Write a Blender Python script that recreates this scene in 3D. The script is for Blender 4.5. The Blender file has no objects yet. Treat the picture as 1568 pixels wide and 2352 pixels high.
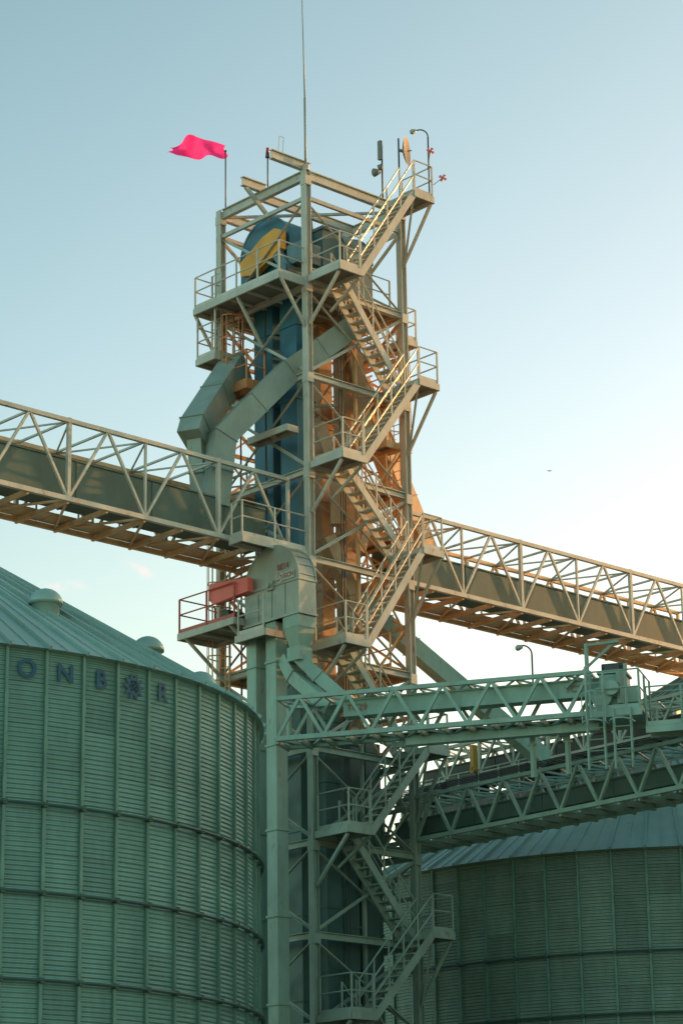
import bpy, math, random
from mathutils import Vector, Matrix
random.seed(7)
scene = bpy.context.scene
V = Vector
ZUP = V((0, 0, 1))
CAMZ = 1.7
# ---------------------------------------------------------------- tower frame
AD = V((math.cos(math.radians(43)), math.sin(math.radians(43)), 0))
BD = V((math.cos(math.radians(133)), math.sin(math.radians(133)), 0))
C0 = V((-0.93, 70.4, 0))
def T(a, b, z):
    return C0 + AD * a + BD * b + ZUP * (z + CAMZ)

# ---------------------------------------------------------------- materials
def nodes_of(name):
    m = bpy.data.materials.new(name); m.use_nodes = True
    nt = m.node_tree
    return m, nt, nt.nodes['Principled BSDF']
def paint(name, col, rough=0.5, metal=0.0, var=0.25, rust=0.0, scale=1.5, rustcol=(0.16, 0.06, 0.025)):
    m, nt, bs = nodes_of(name)
    L = nt.links
    tc = nt.nodes.new('ShaderNodeTexCoord')
    mp = nt.nodes.new('ShaderNodeMapping'); mp.inputs['Scale'].default_value = (scale, scale, scale * 0.45)
    L.new(tc.outputs['Object'], mp.inputs['Vector'])
    n1 = nt.nodes.new('ShaderNodeTexNoise'); n1.inputs['Scale'].default_value = 1.0
    n1.inputs['Detail'].default_value = 8; n1.inputs['Roughness'].default_value = 0.65
    L.new(mp.outputs['Vector'], n1.inputs['Vector'])
    cr = nt.nodes.new('ShaderNodeValToRGB')
    cr.color_ramp.elements[0].position = 0.3; cr.color_ramp.elements[1].position = 0.7
    c = V(col)
    lo = c * (1 - var); hi = c * (1 + var * 0.6)
    cr.color_ramp.elements[0].color = (*lo, 1); cr.color_ramp.elements[1].color = (*hi, 1)
    L.new(n1.outputs['Fac'], cr.inputs['Fac'])
    out = cr.outputs['Color']
    if rust > 0:
        n2 = nt.nodes.new('ShaderNodeTexNoise'); n2.inputs['Scale'].default_value = 2.3
        n2.inputs['Detail'].default_value = 10; n2.inputs['Roughness'].default_value = 0.75
        L.new(mp.outputs['Vector'], n2.inputs['Vector'])
        r2 = nt.nodes.new('ShaderNodeValToRGB')
        r2.color_ramp.elements[0].position = 0.62 - rust * 0.2; r2.color_ramp.elements[1].position = 0.75 - rust * 0.1
        L.new(n2.outputs['Fac'], r2.inputs['Fac'])
        mx = nt.nodes.new('ShaderNodeMixRGB'); mx.inputs['Color2'].default_value = (*rustcol, 1)
        L.new(r2.outputs['Color'], mx.inputs['Fac']); L.new(out, mx.inputs['Color1'])
        out = mx.outputs['Color']
    L.new(out, bs.inputs['Base Color'])
    bs.inputs['Roughness'].default_value = rough
    bs.inputs['Metallic'].default_value = metal
    bp = nt.nodes.new('ShaderNodeBump'); bp.inputs['Strength'].default_value = 0.15; bp.inputs['Distance'].default_value = 0.02
    L.new(n1.outputs['Fac'], bp.inputs['Height']); L.new(bp.outputs['Normal'], bs.inputs['Normal'])
    return m

M_CREAM = paint('cream_painted_steel', (0.47, 0.46, 0.385), 0.5, 0.0, 0.22, 0.2)
M_GLOWST = paint('glow_tinted_steel', (0.66, 0.40, 0.20), 0.5, 0.0, 0.25, 0.25, rustcol=(0.36, 0.14, 0.05))  # orange sun glow put into the colour of inner and underside steel
M_RAIL = paint('rail_paint', (0.52, 0.49, 0.40), 0.38, 0.0, 0.2, 0.2)
M_GREENST = paint('green_grey_steel', (0.26, 0.38, 0.31), 0.5, 0.1, 0.25, 0.15)
M_LOWST = paint('green_and_shade_toned_steel', (0.29, 0.37, 0.30), 0.5, 0.05, 0.25, 0.15)  # lower tower's shade put into the colour; also the distant bridge's green
M_GALV = paint('galvanised_sheet', (0.35, 0.38, 0.32), 0.45, 0.2, 0.25, 0.1)
M_GALVGLOW = paint('glow_tinted_galvanised_sheet', (0.54, 0.36, 0.21), 0.5, 0.05, 0.3, 0.15, rustcol=(0.3, 0.13, 0.05))  # galvanised sheet with the orange sunlight put into its base colour
M_DUCT = paint('duct_sheet', (0.26, 0.31, 0.26), 0.5, 0.1, 0.22, 0.1)
M_BLUE = paint('blue_painted_sheet', (0.025, 0.15, 0.22), 0.45, 0.0, 0.3, 0.2)
M_BLUEGREY = paint('blue_grey_painted_sheet', (0.09, 0.16, 0.17), 0.45, 0.0, 0.3, 0.15)
M_TEALCASE = paint('teal_casing_sheet', (0.07, 0.14, 0.125), 0.5, 0.05, 0.3, 0.1)
M_TROUGH = paint('dark_trough_sheet', (0.075, 0.13, 0.105), 0.6, 0.0, 0.22, 0.04)
M_LTROUGH = paint('light_trough_sheet', (0.27, 0.42, 0.35), 0.5, 0.1, 0.2, 0.1)
M_RED = paint('red_paint', (0.52, 0.09, 0.06), 0.5, 0.0, 0.25, 0.2)
M_CORAL = paint('coral_red_paint', (0.85, 0.16, 0.12), 0.5, 0.0, 0.12, 0.0)
M_YEL = paint('yellow_paint', (0.72, 0.31, 0.015), 0.5, 0.0, 0.2, 0.15)
M_YELD = paint('dull_yellow_paint', (0.40, 0.24, 0.02), 0.5, 0.0, 0.3, 0.3)
M_ORANGE = paint('glow_tinted_rusty_steel', (0.55, 0.22, 0.08), 0.6, 0.0, 0.3, 0.3)  # orange light painted into basket and ladder colour, rust patches on top
M_GRATE = paint('dark_grating', (0.20, 0.19, 0.15), 0.6, 0.1, 0.3, 0.3)
M_DARK = paint('dark_steel', (0.05, 0.06, 0.055), 0.5, 0.2, 0.3, 0.2)
M_WHITE = paint('white_plate', (0.46, 0.45, 0.38), 0.5, 0.0, 0.1, 0.05)
M_REDTXT = paint('red_lettering', (0.40, 0.13, 0.08), 0.6, 0.0, 0.2, 0.0, 6)
M_BLUETXT = paint('worn_blue_lettering', (0.012, 0.085, 0.15), 0.6, 0.0, 0.25, 0.0, 7)
M_DISH = paint('antenna_plastic', (0.20, 0.20, 0.18), 0.7, 0.0, 0.1, 0.0)
M_REDLAMP = paint('red_lamp_glass', (0.5, 0.02, 0.02), 0.2, 0.0, 0.1, 0.0)

def flag_mat():
    m, nt, bs = nodes_of('pink_flag_cloth')
    n = nt.nodes.new('ShaderNodeTexNoise'); n.inputs['Scale'].default_value = 4
    cr = nt.nodes.new('ShaderNodeValToRGB')
    cr.color_ramp.elements[0].color = (0.85, 0.03, 0.22, 1); cr.color_ramp.elements[1].color = (0.95, 0.08, 0.42, 1)
    tc = nt.nodes.new('ShaderNodeTexCoord'); nt.links.new(tc.outputs['Object'], n.inputs['Vector'])
    nt.links.new(n.outputs['Fac'], cr.inputs['Fac']); nt.links.new(cr.outputs['Color'], bs.inputs['Base Color'])
    bs.inputs['Roughness'].default_value = 0.7
    tr = nt.nodes.new('ShaderNodeBsdfTranslucent'); nt.links.new(cr.outputs['Color'], tr.inputs['Color'])
    mx = nt.nodes.new('ShaderNodeMixShader'); mx.inputs[0].default_value = 0.4
    nt.links.new(bs.outputs[0], mx.inputs[1]); nt.links.new(tr.outputs[0], mx.inputs[2])
    nt.links.new(mx.outputs[0], nt.nodes['Material Output'].inputs['Surface'])
    return m
M_FLAG = flag_mat()

NRIB = 66
RIBSTEP = 2 * math.pi / NRIB
RIB0 = math.radians(-55.9)
def silo_wall_mat(name, col, var=0.26):
    m, nt, bs = nodes_of(name); L = nt.links; N = nt.nodes
    tc = N.new('ShaderNodeTexCoord'); sp = N.new('ShaderNodeSeparateXYZ'); L.new(tc.outputs['Object'], sp.inputs[0])
    def math_(op, a, b=None, c=None):
        n = N.new('ShaderNodeMath'); n.operation = op
        for i, x in enumerate((a, b)):
            if x is None: continue
            if isinstance(x, (int, float)): n.inputs[i].default_value = x
            else: L.new(x, n.inputs[i])
        return n.outputs[0]
    wave = math_('SINE', math_('MULTIPLY', sp.outputs['Z'], 2 * math.pi / 0.095))
    ang = math_('ARCTAN2', sp.outputs['Y'], sp.outputs['X'])
    cell = math_('FLOOR', math_('DIVIDE', math_('SUBTRACT', ang, RIB0), RIBSTEP))
    row = math_('FLOOR', math_('DIVIDE', sp.outputs['Z'], 0.86))
    cb = N.new('ShaderNodeCombineXYZ'); L.new(cell, cb.inputs[0]); L.new(row, cb.inputs[1])
    wn = N.new('ShaderNodeTexWhiteNoise'); L.new(cb.outputs[0], wn.inputs['Vector'])
    ns = N.new('ShaderNodeTexNoise'); ns.inputs['Scale'].default_value = 1.3; ns.inputs['Detail'].default_value = 9
    ns.inputs['Roughness'].default_value = 0.7
    mp = N.new('ShaderNodeMapping'); mp.inputs['Scale'].default_value = (1.5, 1.5, 0.5)
    L.new(tc.outputs['Object'], mp.inputs['Vector']); L.new(mp.outputs['Vector'], ns.inputs['Vector'])
    fr = math_('FRACT', math_('DIVIDE', sp.outputs['Z'], 0.86))
    seam = math_('LESS_THAN', fr, 0.035)
    val = math_('ADD', 1.0 - var, math_('MULTIPLY', wn.outputs['Value'], var))
    val = math_('MULTIPLY', val, math_('ADD', 0.55, math_('MULTIPLY', ns.outputs['Fac'], 0.9)))
    val = math_('SUBTRACT', val, math_('MULTIPLY', seam, 0.2))
    cm = N.new('ShaderNodeVectorMath'); cm.operation = 'SCALE'
    cm.inputs[0].default_value = col; L.new(val, cm.inputs['Scale'])
    L.new(cm.outputs[0], bs.inputs['Base Color'])
    bs.inputs['Metallic'].default_value = 0.3; bs.inputs['Roughness'].default_value = 0.42
    bp = N.new('ShaderNodeBump'); bp.inputs['Strength'].default_value = 1.0; bp.inputs['Distance'].default_value = 0.017
    L.new(wave, bp.inputs['Height']); L.new(bp.outputs['Normal'], bs.inputs['Normal'])
    return m
M_SILO = silo_wall_mat('corrugated_silo_sheet', (0.21, 0.39, 0.33))
M_SILO2 = silo_wall_mat('corrugated_silo_sheet_weathered', (0.24, 0.34, 0.26))
M_RIB = paint('silo_stiffener_steel', (0.13, 0.25, 0.205), 0.5, 0.2, 0.3, 0.05)
M_RING = paint('silo_ring_steel', (0.05, 0.10, 0.08), 0.5, 0.3, 0.2, 0.05)
M_ROOF = paint('silo_roof_sheet', (0.27, 0.40, 0.35), 0.42, 0.2, 0.2, 0.03, 0.6)
M_ROOF2 = paint('silo_roof_sheet_brown', (0.16, 0.17, 0.12), 0.5, 0.3, 0.2, 0.1, 0.6)

# ---------------------------------------------------------------- mesh builder
class MB:
    def __init__(s): s.v = []; s.f = []
    def add(s, vs, fs):
        o = len(s.v); s.v += [V(x) for x in vs]; s.f += [tuple(i + o for i in f) for f in fs]
    def frame(s, p, q, up=None):
        d = (q - p).normalized()
        u = V(up) if up is not None else ZUP
        if abs(d.dot(u)) > 0.98: u = AD if up is None else ZUP
        side = d.cross(u).normalized(); upn = side.cross(d).normalized()
        return d, side, upn
    def obox(s, p, q, e1, e2, w, h, o1=0, o2=0):
        vs = []
        for P in (p, q):
            for i, j in ((-1, -1), (1, -1), (1, 1), (-1, 1)):
                vs.append(P + e1 * (o1 + i * w / 2) + e2 * (o2 + j * h / 2))
        s.add(vs, [(0, 1, 2, 3), (7, 6, 5, 4), (0, 4, 5, 1), (1, 5, 6, 2), (2, 6, 7, 3), (3, 7, 4, 0)])
    def beam(s, p, q, w, h=None, up=None, prof='box'):
        h = h or w
        d, e1, e2 = s.frame(p, q, up)
        if prof == 'box': s.obox(p, q, e1, e2, w, h)
        elif prof == 'I':
            t = max(0.02, h * 0.09)
            s.obox(p, q, e1, e2, w, t, 0, h / 2 - t / 2); s.obox(p, q, e1, e2, w, t, 0, -h / 2 + t / 2)
            s.obox(p, q, e1, e2, t, h - 2 * t - 0.002)
        elif prof == 'L':
            t = 0.014
            s.obox(p, q, e1, e2, w, t, 0, -h / 2 + t / 2); s.obox(p, q, e1, e2, t, h - t - 0.001, -w / 2 + t / 2, t / 2)
    def cyl(s, p, q, r, n=8, r2=None, caps=True):
        r2 = r if r2 is None else r2
        d, e1, e2 = s.frame(p, q)
        vs = []
        for P, R in ((p, r), (q, r2)):
            for i in range(n):
                a = 2 * math.pi * i / n
                vs.append(P + e1 * (R * math.cos(a)) + e2 * (R * math.sin(a)))
        fs = [(i, (i + 1) % n, n + (i + 1) % n, n + i) for i in range(n)]
        if caps: fs += [tuple(range(n - 1, -1, -1)), tuple(range(n, 2 * n))]
        s.add(vs, fs)
    def prism(s, poly, O, e1, e2, e3, t):
        n = len(poly)
        vs = [O + e1 * x + e2 * y for x, y in poly] + [O + e1 * x + e2 * y + e3 * t for x, y in poly]
        s.add(vs, [tuple(range(n)), tuple(range(2 * n - 1, n - 1, -1))] + [(i, i + n, (i + 1) % n + n, (i + 1) % n) for i in range(n)])
    def slab(s, a0, a1, b0, b1, z0, z1, tf=T):
        vs = [tf(a, b, z) for z in (z0, z1) for a, b in ((a0, b0), (a1, b0), (a1, b1), (a0, b1))]
        s.add(vs, [(3, 2, 1, 0), (4, 5, 6, 7), (0, 1, 5, 4), (1, 2, 6, 5), (2, 3, 7, 6), (3, 0, 4, 7)])
    def mesh(s, mat, origin, name, smooth=False):
        me = bpy.data.meshes.new(name)
        me.from_pydata([v - origin for v in s.v], [], s.f)
        me.update()
        import bmesh
        bm = bmesh.new(); bm.from_mesh(me); bmesh.ops.recalc_face_normals(bm, faces=bm.faces); bm.to_mesh(me); bm.free()
        me.materials.append(mat)
        if smooth:
            for p in me.polygons: p.use_smooth = True
        return me
    def make(s, name, parent, mat, smooth=False, label=None, origin=None):
        O = V(parent['_o']) if parent is not None and '_o' in parent else (origin or V((0, 0, 0)))
        me = s.mesh(mat, O, name, smooth)
        ob = bpy.data.objects.new(name, me)
        scene.collection.objects.link(ob)
        if parent is not None: ob.parent = parent
        else: ob.location = O
        ob['_o'] = tuple(O)
        if label: ob['label'] = label
        return ob

def thing(name, label, category, loc, group=None):
    e = bpy.data.objects.new(name, None); scene.collection.objects.link(e)
    e.location = loc; e['_o'] = tuple(loc); e['label'] = label; e['category'] = category
    e.empty_display_size = 0.5
    if group: e['group'] = group
    return e
def subpart(name, parent):
    e = bpy.data.objects.new(name, None); scene.collection.objects.link(e)
    e.parent = parent; e['_o'] = tuple(parent['_o']); return e

def text_into(mb, body, size, M, ext=0.006, bold=0.0):
    cu = bpy.data.curves.new('t', 'FONT'); cu.body = body; cu.size = size; cu.extrude = ext; cu.offset = bold
    cu.align_x = 'CENTER'; cu.align_y = 'CENTER'
    ob = bpy.data.objects.new('t', cu); scene.collection.objects.link(ob)
    dg = bpy.context.evaluated_depsgraph_get()
    me = bpy.data.meshes.new_from_object(ob.evaluated_get(dg))
    mb.add([M @ v.co for v in me.vertices], [tuple(p.vertices) for p in me.polygons])
    bpy.data.objects.remove(ob); bpy.data.curves.remove(cu)
def face_matrix(O, ex, ey):
    ez = ex.cross(ey)
    return Matrix(((ex.x, ey.x, ez.x, O.x), (ex.y, ey.y, ez.y, O.y), (ex.z, ey.z, ez.z, O.z), (0, 0, 0, 1)))

def rail_into(mb, pts, h=1.05, r=0.022, sp=1.0, toe=True, closed_ends=True):
    for i in range(len(pts) - 1):
        p, q = pts[i], pts[i + 1]
        Ln = (q - p).length; n = max(1, round(Ln / sp))
        for k in range(n + 1):
            if k == 0 and i > 0: continue
            P = p.lerp(q, k / n)
            mb.beam(P, P + ZUP * h, 2 * r, 2 * r)
        for hh in (h, h * 0.55):
            mb.cyl(p + ZUP * hh, q + ZUP * hh, r, 6)
        if toe: mb.beam(p + ZUP * 0.07, q + ZUP * 0.07, 0.012, 0.12)

def ladder_into(mb, P, H, wd, od, cage=True, w=0.45):
    a = P - wd * w / 2; b = P + wd * w / 2
    mb.beam(a, a + ZUP * H, 0.05, 0.05); mb.beam(b, b + ZUP * H, 0.05, 0.05)
    k = 0.2
    while k < H:
        mb.cyl(a + ZUP * k, b + ZUP * k, 0.015, 5); k += 0.3
    if cage:
        k = 1.2
        ring = []
        while k < H:
            pts = [P + ZUP * k + wd * (0.33 * math.cos(t)) + od * (0.62 * math.sin(t)) for t in [math.pi * i / 8 for i in range(9)]]
            for i in range(8): mb.beam(pts[i], pts[i + 1], 0.012, 0.04)
            ring.append(pts); k += 0.75
        if len(ring) > 1:
            for j in (1, 3, 4, 5, 7): mb.beam(ring[0][j], ring[-1][j], 0.03, 0.012)

def duct_into(mb, path, w, h, side):
    side = side.normalized()
    n = len(path)
    def ringat(i, w, h, off=0.0):
        P = path[i]
        if i == 0: d = (path[1] - path[0]).normalized(); k = 1
        elif i == n - 1: d = (path[-1] - path[-2]).normalized(); k = 1
        else:
            d1 = (path[i] - path[i - 1]).normalized(); d2 = (path[i + 1] - path[i]).normalized()
            d = (d1 + d2).normalized(); k = 1 / max(0.4, d.dot(d1))
        m = d.cross(side).normalized()
        return [P + d * off + side * (x * w / 2) + m * (y * h / 2 * k) for x, y in ((-1, -1), (1, -1), (1, 1), (-1, 1))]
    rings = [ringat(i, w, h) for i in range(n)]
    vs = [v for r in rings for v in r]; fs = [(0, 1, 2, 3), tuple(4 * (n - 1) + i for i in (3, 2, 1, 0))]
    for i in range(n - 1):
        for j in range(4): fs.append((4 * i + j, 4 * i + (j + 1) % 4, 4 * i + 4 + (j + 1) % 4, 4 * i + 4 + j))
    mb.add(vs, fs)
    for i in range(1, n - 1):
        a = ringat(i, w + 0.07, h + 0.07, -0.015); b = ringat(i, w + 0.07, h + 0.07, 0.015)
        mb.add(a + b, [(0, 1, 2, 3), (7, 6, 5, 4), (0, 4, 5, 1), (1, 5, 6, 2), (2, 6, 7, 3), (3, 7, 4, 0)])
    for i in range(n - 1):
        p, q = path[i], path[i + 1]; d = (q - p).normalized(); m = d.cross(side).normalized()
        Ln = (q - p).length; c = int(Ln / 2.0)
        for k in range(c):
            t = (k + 0.5) / c
            P = p.lerp(q, t)
            mb.obox(P - d * 0.015, P + d * 0.015, side, m, w + 0.05, h + 0.05)

# ================================================================ TOWER
tower = thing('elevator_tower', 'tall cream steel lattice tower with zigzag stairs', 'grain elevator tower', T(2, 2, -CAMZ))
S = 4.0
LV = [33.0, 29.5, 26.6, 23.6, 20.9, 18.0, 15.3, 12.6, 10.0, 7.5, 4.9, 2.2]
corners = [(0, 0), (S, 0), (S, S), (0, S)]
ZSHADE = 16.2  # below this height the steel takes the painted shade tone
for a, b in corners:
    for zl, zh, mt in ((ZSHADE + 0.003, 33.15, M_CREAM), (-CAMZ, ZSHADE, M_LOWST)):
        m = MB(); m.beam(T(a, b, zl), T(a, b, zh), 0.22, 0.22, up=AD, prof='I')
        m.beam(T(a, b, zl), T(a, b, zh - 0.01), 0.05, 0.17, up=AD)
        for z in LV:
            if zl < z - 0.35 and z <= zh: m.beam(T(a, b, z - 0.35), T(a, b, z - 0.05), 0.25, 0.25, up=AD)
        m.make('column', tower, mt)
random.seed(3)
for li, z in enumerate(LV):
    for k in range(4):
        p, q = corners[k], corners[(k + 1) % 4]
        hh = 0.32 if li == 0 else 0.2
        P, Q = T(*p, z - (0 if li == 0 else 0.1)), T(*q, z - (0 if li == 0 else 0.1))
        d = (Q - P).normalized()
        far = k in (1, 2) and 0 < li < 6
        m = MB(); m.beam(P + d * 0.115, Q - d * 0.115, 0.16, hh, prof='I'); m.make('beam', tower, M_GLOWST if far else (M_CREAM if z > ZSHADE else M_LOWST))
for k in range(4):
    p, q = corners[k], corners[(k + 1) % 4]
    P, Q = T(*p, 32.25), T(*q, 32.25); d = (Q - P).normalized()
    m = MB(); m.beam(P + d * 0.12, Q - d * 0.12, 0.1, 0.12, prof='box'); m.make('beam', tower, M_CREAM)
for li in range(len(LV) - 1):
    z1, z0 = LV[li] - 0.2, LV[li + 1]
    for k in range(4):
        p, q = corners[k], corners[(k + 1) % 4]
        P0, P1, Q0, Q1 = T(*p, z0), T(*p, z1), T(*q, z0), T(*q, z1)
        nrm = (Q0 - P0).cross(ZUP).normalized()
        if li == 0: P1 = T(*p, 32.2); Q1 = T(*q, 32.2)
        o = nrm * 0.03
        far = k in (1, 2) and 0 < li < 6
        mt = M_GLOWST if far else (M_CREAM if z0 > ZSHADE - 2 else M_LOWST)
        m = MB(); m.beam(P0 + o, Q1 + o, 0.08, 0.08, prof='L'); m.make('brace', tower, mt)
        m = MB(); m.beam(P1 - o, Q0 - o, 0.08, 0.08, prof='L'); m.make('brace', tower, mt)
for li in range(1, 8):
    zm = (LV[li] + LV[li + 1]) / 2
    for p, q in (((4, 0.12), (4, 3.88)), ((0.12, 4), (3.88, 4)), ((2.2, 0.1), (2.2, 3.9))):
        m = MB(); m.beam(T(*p, zm), T(*q, zm), 0.07, 0.12); m.make('girt', tower, M_GLOWST if li < 6 else M_LOWST)
for li in range(1, 7):
    z1, z0 = LV[li] - 0.2, LV[li + 1]; zm = (z0 + z1) / 2
    for p, q in (((4, 0.12), (4, 3.88)), ((0.12, 4), (3.88, 4)), ((1.9, 0.2), (3.9, 0.2)), ((2.2, 0.3), (2.2, 3.8))):
        mid = ((p[0] + q[0]) / 2, (p[1] + q[1]) / 2)
        m = MB(); m.beam(T(*p, zm), T(*mid, z1), 0.05); m.beam(T(*q, zm), T(*mid, z1), 0.05); m.beam(T(*p, zm), T(*mid, z0), 0.05); m.beam(T(*q, zm), T(*mid, z0), 0.05)
        m.make('secondary_bracing', tower, M_GLOWST if li < 6 else M_LOWST)
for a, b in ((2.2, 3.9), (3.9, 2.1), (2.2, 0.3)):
    m = MB(); m.beam(T(a, b, ZSHADE), T(a, b, 29.3), 0.1, 0.1); m.make('inner_post', tower, M_GLOWST)
    m = MB(); m.beam(T(a, b, -CAMZ), T(a, b, ZSHADE - 0.003), 0.1, 0.1); m.make('inner_post', tower, M_LOWST)
for (p, q) in (((0, 0), (4, 4)), ((4, 0), (0, 4))):
    for z in (32.85, 26.45):
        m = MB(); m.beam(T(*p, z + (0.08 if p[0] else 0)), T(*q, z + (0.08 if p[0] else 0)), 0.08, 0.08, prof='box'); m.make('plan_brace', tower, M_CREAM)
for b, a0, a1, z in ((0.12, -1.3, 0.25, 33.34), (2.1, -0.75, 0.2, 33.31)):
    m = MB(); m.beam(T(a0, b, z), T(a1, b, z), 0.16, 0.3, prof='I'); m.make('hoist_beam', tower, M_CREAM)
m = MB(); m.beam(T(0.1, 2.1, 33.0), T(3.9, 2.1, 33.0), 0.14, 0.28, prof='I'); m.make('hoist_beam', tower, M_CREAM)
m = MB(); m.beam(T(-0.6, 2.1, 33.15), T(0.6, 2.1, 32.2), 0.09, 0.12); m.make('hoist_beam', tower, M_CREAM)
m = MB()
for t in (0.0, 0.17): m.beam(T(-1.0 + t, 0.12, 33.5), T(-1.0 + t + .05, 0.12, 34.05), 0.014)
m.beam(T(-0.95, 0.12, 34.05), T(-0.78, 0.12, 34.05), 0.014)
m.make('hoist_bracket', tower, M_CREAM)

LZ = [29.6, 23.7, 18.15, 12.75, 7.65, 2.6]
RZ = [32.9, 26.7, 21.4, 15.4, 10.1, 5.1]
def flight(z0, z1, b0, b1, mat, rmat):
    aL, aR = 0.85, 3.15
    m = MB()
    for b in (b0, b1):
        m.beam(T(aL, b, z0 - 0.1), T(aR, b, z1 - 0.1), 0.05, 0.22)
    n = max(10, int(abs(z1 - z0) / 0.21))
    for i in range(1, n):
        t = i / n
        a = aL + (aR - aL) * t; z = z0 + (z1 - z0) * t
        m.slab(a - 0.12, a + 0.12, b0 + 0.03, b1 - 0.03, z - 0.02, z + 0.02)
    f = m.make('stair_flight', tower, mat)
    for b in (b0, b1):
        h = MB()
        p, q = T(aL, b, z0), T(aR, b, z1)
        for hh in (1.0, 0.5): h.cyl(p + ZUP * hh, q + ZUP * hh, 0.025, 6)
        for i in range(5):
            P = p.lerp(q, i / 4); h.beam(P, P + ZUP * 1.0, 0.04)
        h.make('handrail', f, rmat)
def platform(corn, z, rails, name='landing', mat=M_CREAM, deck=M_GRATE, railmat=None, joists=True, parent=None):
    a0, a1, b0, b1 = corn
    e = subpart(name, parent or tower)
    m = MB(); m.slab(a0 + 0.03, a1 - 0.03, b0 + 0.03, b1 - 0.03, z - 0.05, z); m.make('deck', e, deck)
    m = MB()
    h = 0.2
    for (p, q) in (((a0, b0), (a1, b0)), ((a1, b0), (a1, b1)), ((a1, b1), (a0, b1)), ((a0, b1), (a0, b0))):
        m.beam(T(*p, z - h / 2 + 0.02), T(*q, z - h / 2 + 0.02), 0.06, h)
    if joists:
        n = max(1, int((b1 - b0) / 0.7))
        for i in range(1, n): m.beam(T(a0, b0 + (b1 - b0) * i / n, z - 0.1), T(a1, b0 + (b1 - b0) * i / n, z - 0.1), 0.05, 0.08)
    m.make('edge_beam', e, mat)
    if rails:
        m = MB()
        for line in rails: rail_into(m, [T(a, b, z + 0.02) for a, b in line])
        m.make('railing', e, railmat or M_RAIL)
    return e
for i in range(6):
    ml = M_CREAM if i < 3 else M_LOWST
    mr_ = M_RAIL if i < 3 else M_LOWST
    platform((-0.05, 0.85, -1.5, -0.12), LZ[i], [[(0.0, -0.2), (0.0, -1.47), (0.8, -1.47)]], mat=ml, railmat=mr_)
    platform((3.15, 4.0, -1.5, -0.12), RZ[i], [[(3.2, -1.47), (3.97, -1.47), (3.97, -0.15)]], mat=ml, railmat=mr_)
    flight(LZ[i], RZ[i], -1.47, -0.87, ml, mr_)
    if i < 5: flight(LZ[i], RZ[i + 1], -0.75, -0.17, M_CREAM if i < 2 else M_LOWST, M_RAIL if i < 2 else M_LOWST)
    m = MB()
    m.beam(T(0.02, -1.4, LZ[i] - 0.2), T(0.0, -0.12, LZ[i] - 1.5), 0.08, prof='box')
    m.beam(T(0.85, -1.4, LZ[i] - 0.2), T(0.85, -0.1, LZ[i] - 0.9), 0.07, prof='box')
    m.make('knee_brace', tower, ml)
    m = MB()
    m.beam(T(3.95, -1.4, RZ[i] - 0.2), T(4.0, -0.12, RZ[i] - 1.8), 0.08)
    m.beam(T(3.2, -1.4, RZ[i] - 0.2), T(4.0, -0.12, RZ[i] - 1.9), 0.06)
    m.beam(T(3.15, -0.1, RZ[i] - 0.1), T(4.0, -0.1, RZ[i] - 0.1), 0.08, 0.2)
    m.make('knee_brace', tower, ml)
platform((-1.1, -0.0, 0.0, 4.0), 29.5, [[(-0.1, 0.05), (-1.07, 0.05), (-1.07, 3.97), (-0.1, 3.97)]], 'service_platform')
platform((0.15, 3.85, 0.15, 3.85), 29.52, [[(0.3, 0.25), (3.7, 0.25)]], 'service_platform')
for b in (0.0, 2.0, 4.0):
    m = MB(); m.beam(T(-1.05, b, 29.35), T(-0.08, b, 28.0), 0.08); m.make('knee_brace', tower, M_CREAM)
platform((-1.0, -0.12, 3.1, 4.0), 27.85, [[(-0.2, 3.13), (-0.97, 3.13), (-0.97, 3.97), (-0.2, 3.97)]], 'hanging_platform')
m = MB()
for a, b in ((-0.97, 3.13), (-0.97, 3.97), (-0.2, 3.97)): m.beam(T(a, b, 28.8), T(a, b, 29.3), 0.05)
ladder_into(m, T(-0.55, 3.55, 27.8), 2.9, BD, -AD, False)
m.make('ladder', tower, M_RAIL)
platform((-0.9, -0.12, 1.75, 2.75), 26.55, [[(-0.15, 1.78), (-0.87, 1.78), (-0.87, 2.72), (-0.15, 2.72)]], 'maintenance_basket', M_ORANGE, M_ORANGE, M_ORANGE)
m = MB(); ladder_into(m, T(-0.2, 2.95, 26.4), 3.2, BD, -AD, True); m.make('ladder', tower, M_ORANGE)
m = MB(); ladder_into(m, T(-0.2, 3.6, 12.0), 12.4, BD, -AD, True); m.make('ladder', tower, M_GLOWST)
platform((-0.55, -0.12, 0.35, 2.1), 24.9, [], 'service_platform')
platform((4.1, 4.6, 0.0, 2.6), 28.7, [[(4.12, 0.02), (4.58, 0.02), (4.58, 2.58)]], 'service_platform')
for z in (26.7, 25.2, 23.7, 22.2, 20.8, 18.1):
    platform((3.3, 3.85, 0.15, 3.0), z, [[(3.35, 0.2), (3.35, 2.95)]], 'service_platform', M_GLOWST, M_GRATE, M_GLOWST)
for z in (23.7, 18.1):
    platform((0.15, 3.85, 3.1, 3.85), z, [[(0.3, 3.15), (3.7, 3.15)]], 'service_platform', M_GLOWST, M_GRATE, M_GLOWST)
platform((0.15, 3.85, 3.1, 3.85), 12.7, [[(0.3, 3.15), (3.7, 3.15)]], 'service_platform', M_LOWST, M_GRATE, M_LOWST)
m = MB(); ladder_into(m, T(4.15, 0.6, 24), 5.6, BD, AD, True); m.make('ladder', tower, M_RAIL)
m = MB(); ladder_into(m, T(3.9, 3.6, 18), 11, AD, BD, True); m.make('ladder', tower, M_ORANGE)
platform((-2.6, 0.0, 0.0, 0.55), 21.0, [[(-0.1, 0.03), (-2.57, 0.03), (-2.57, 0.5)]], 'service_platform')
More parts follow.
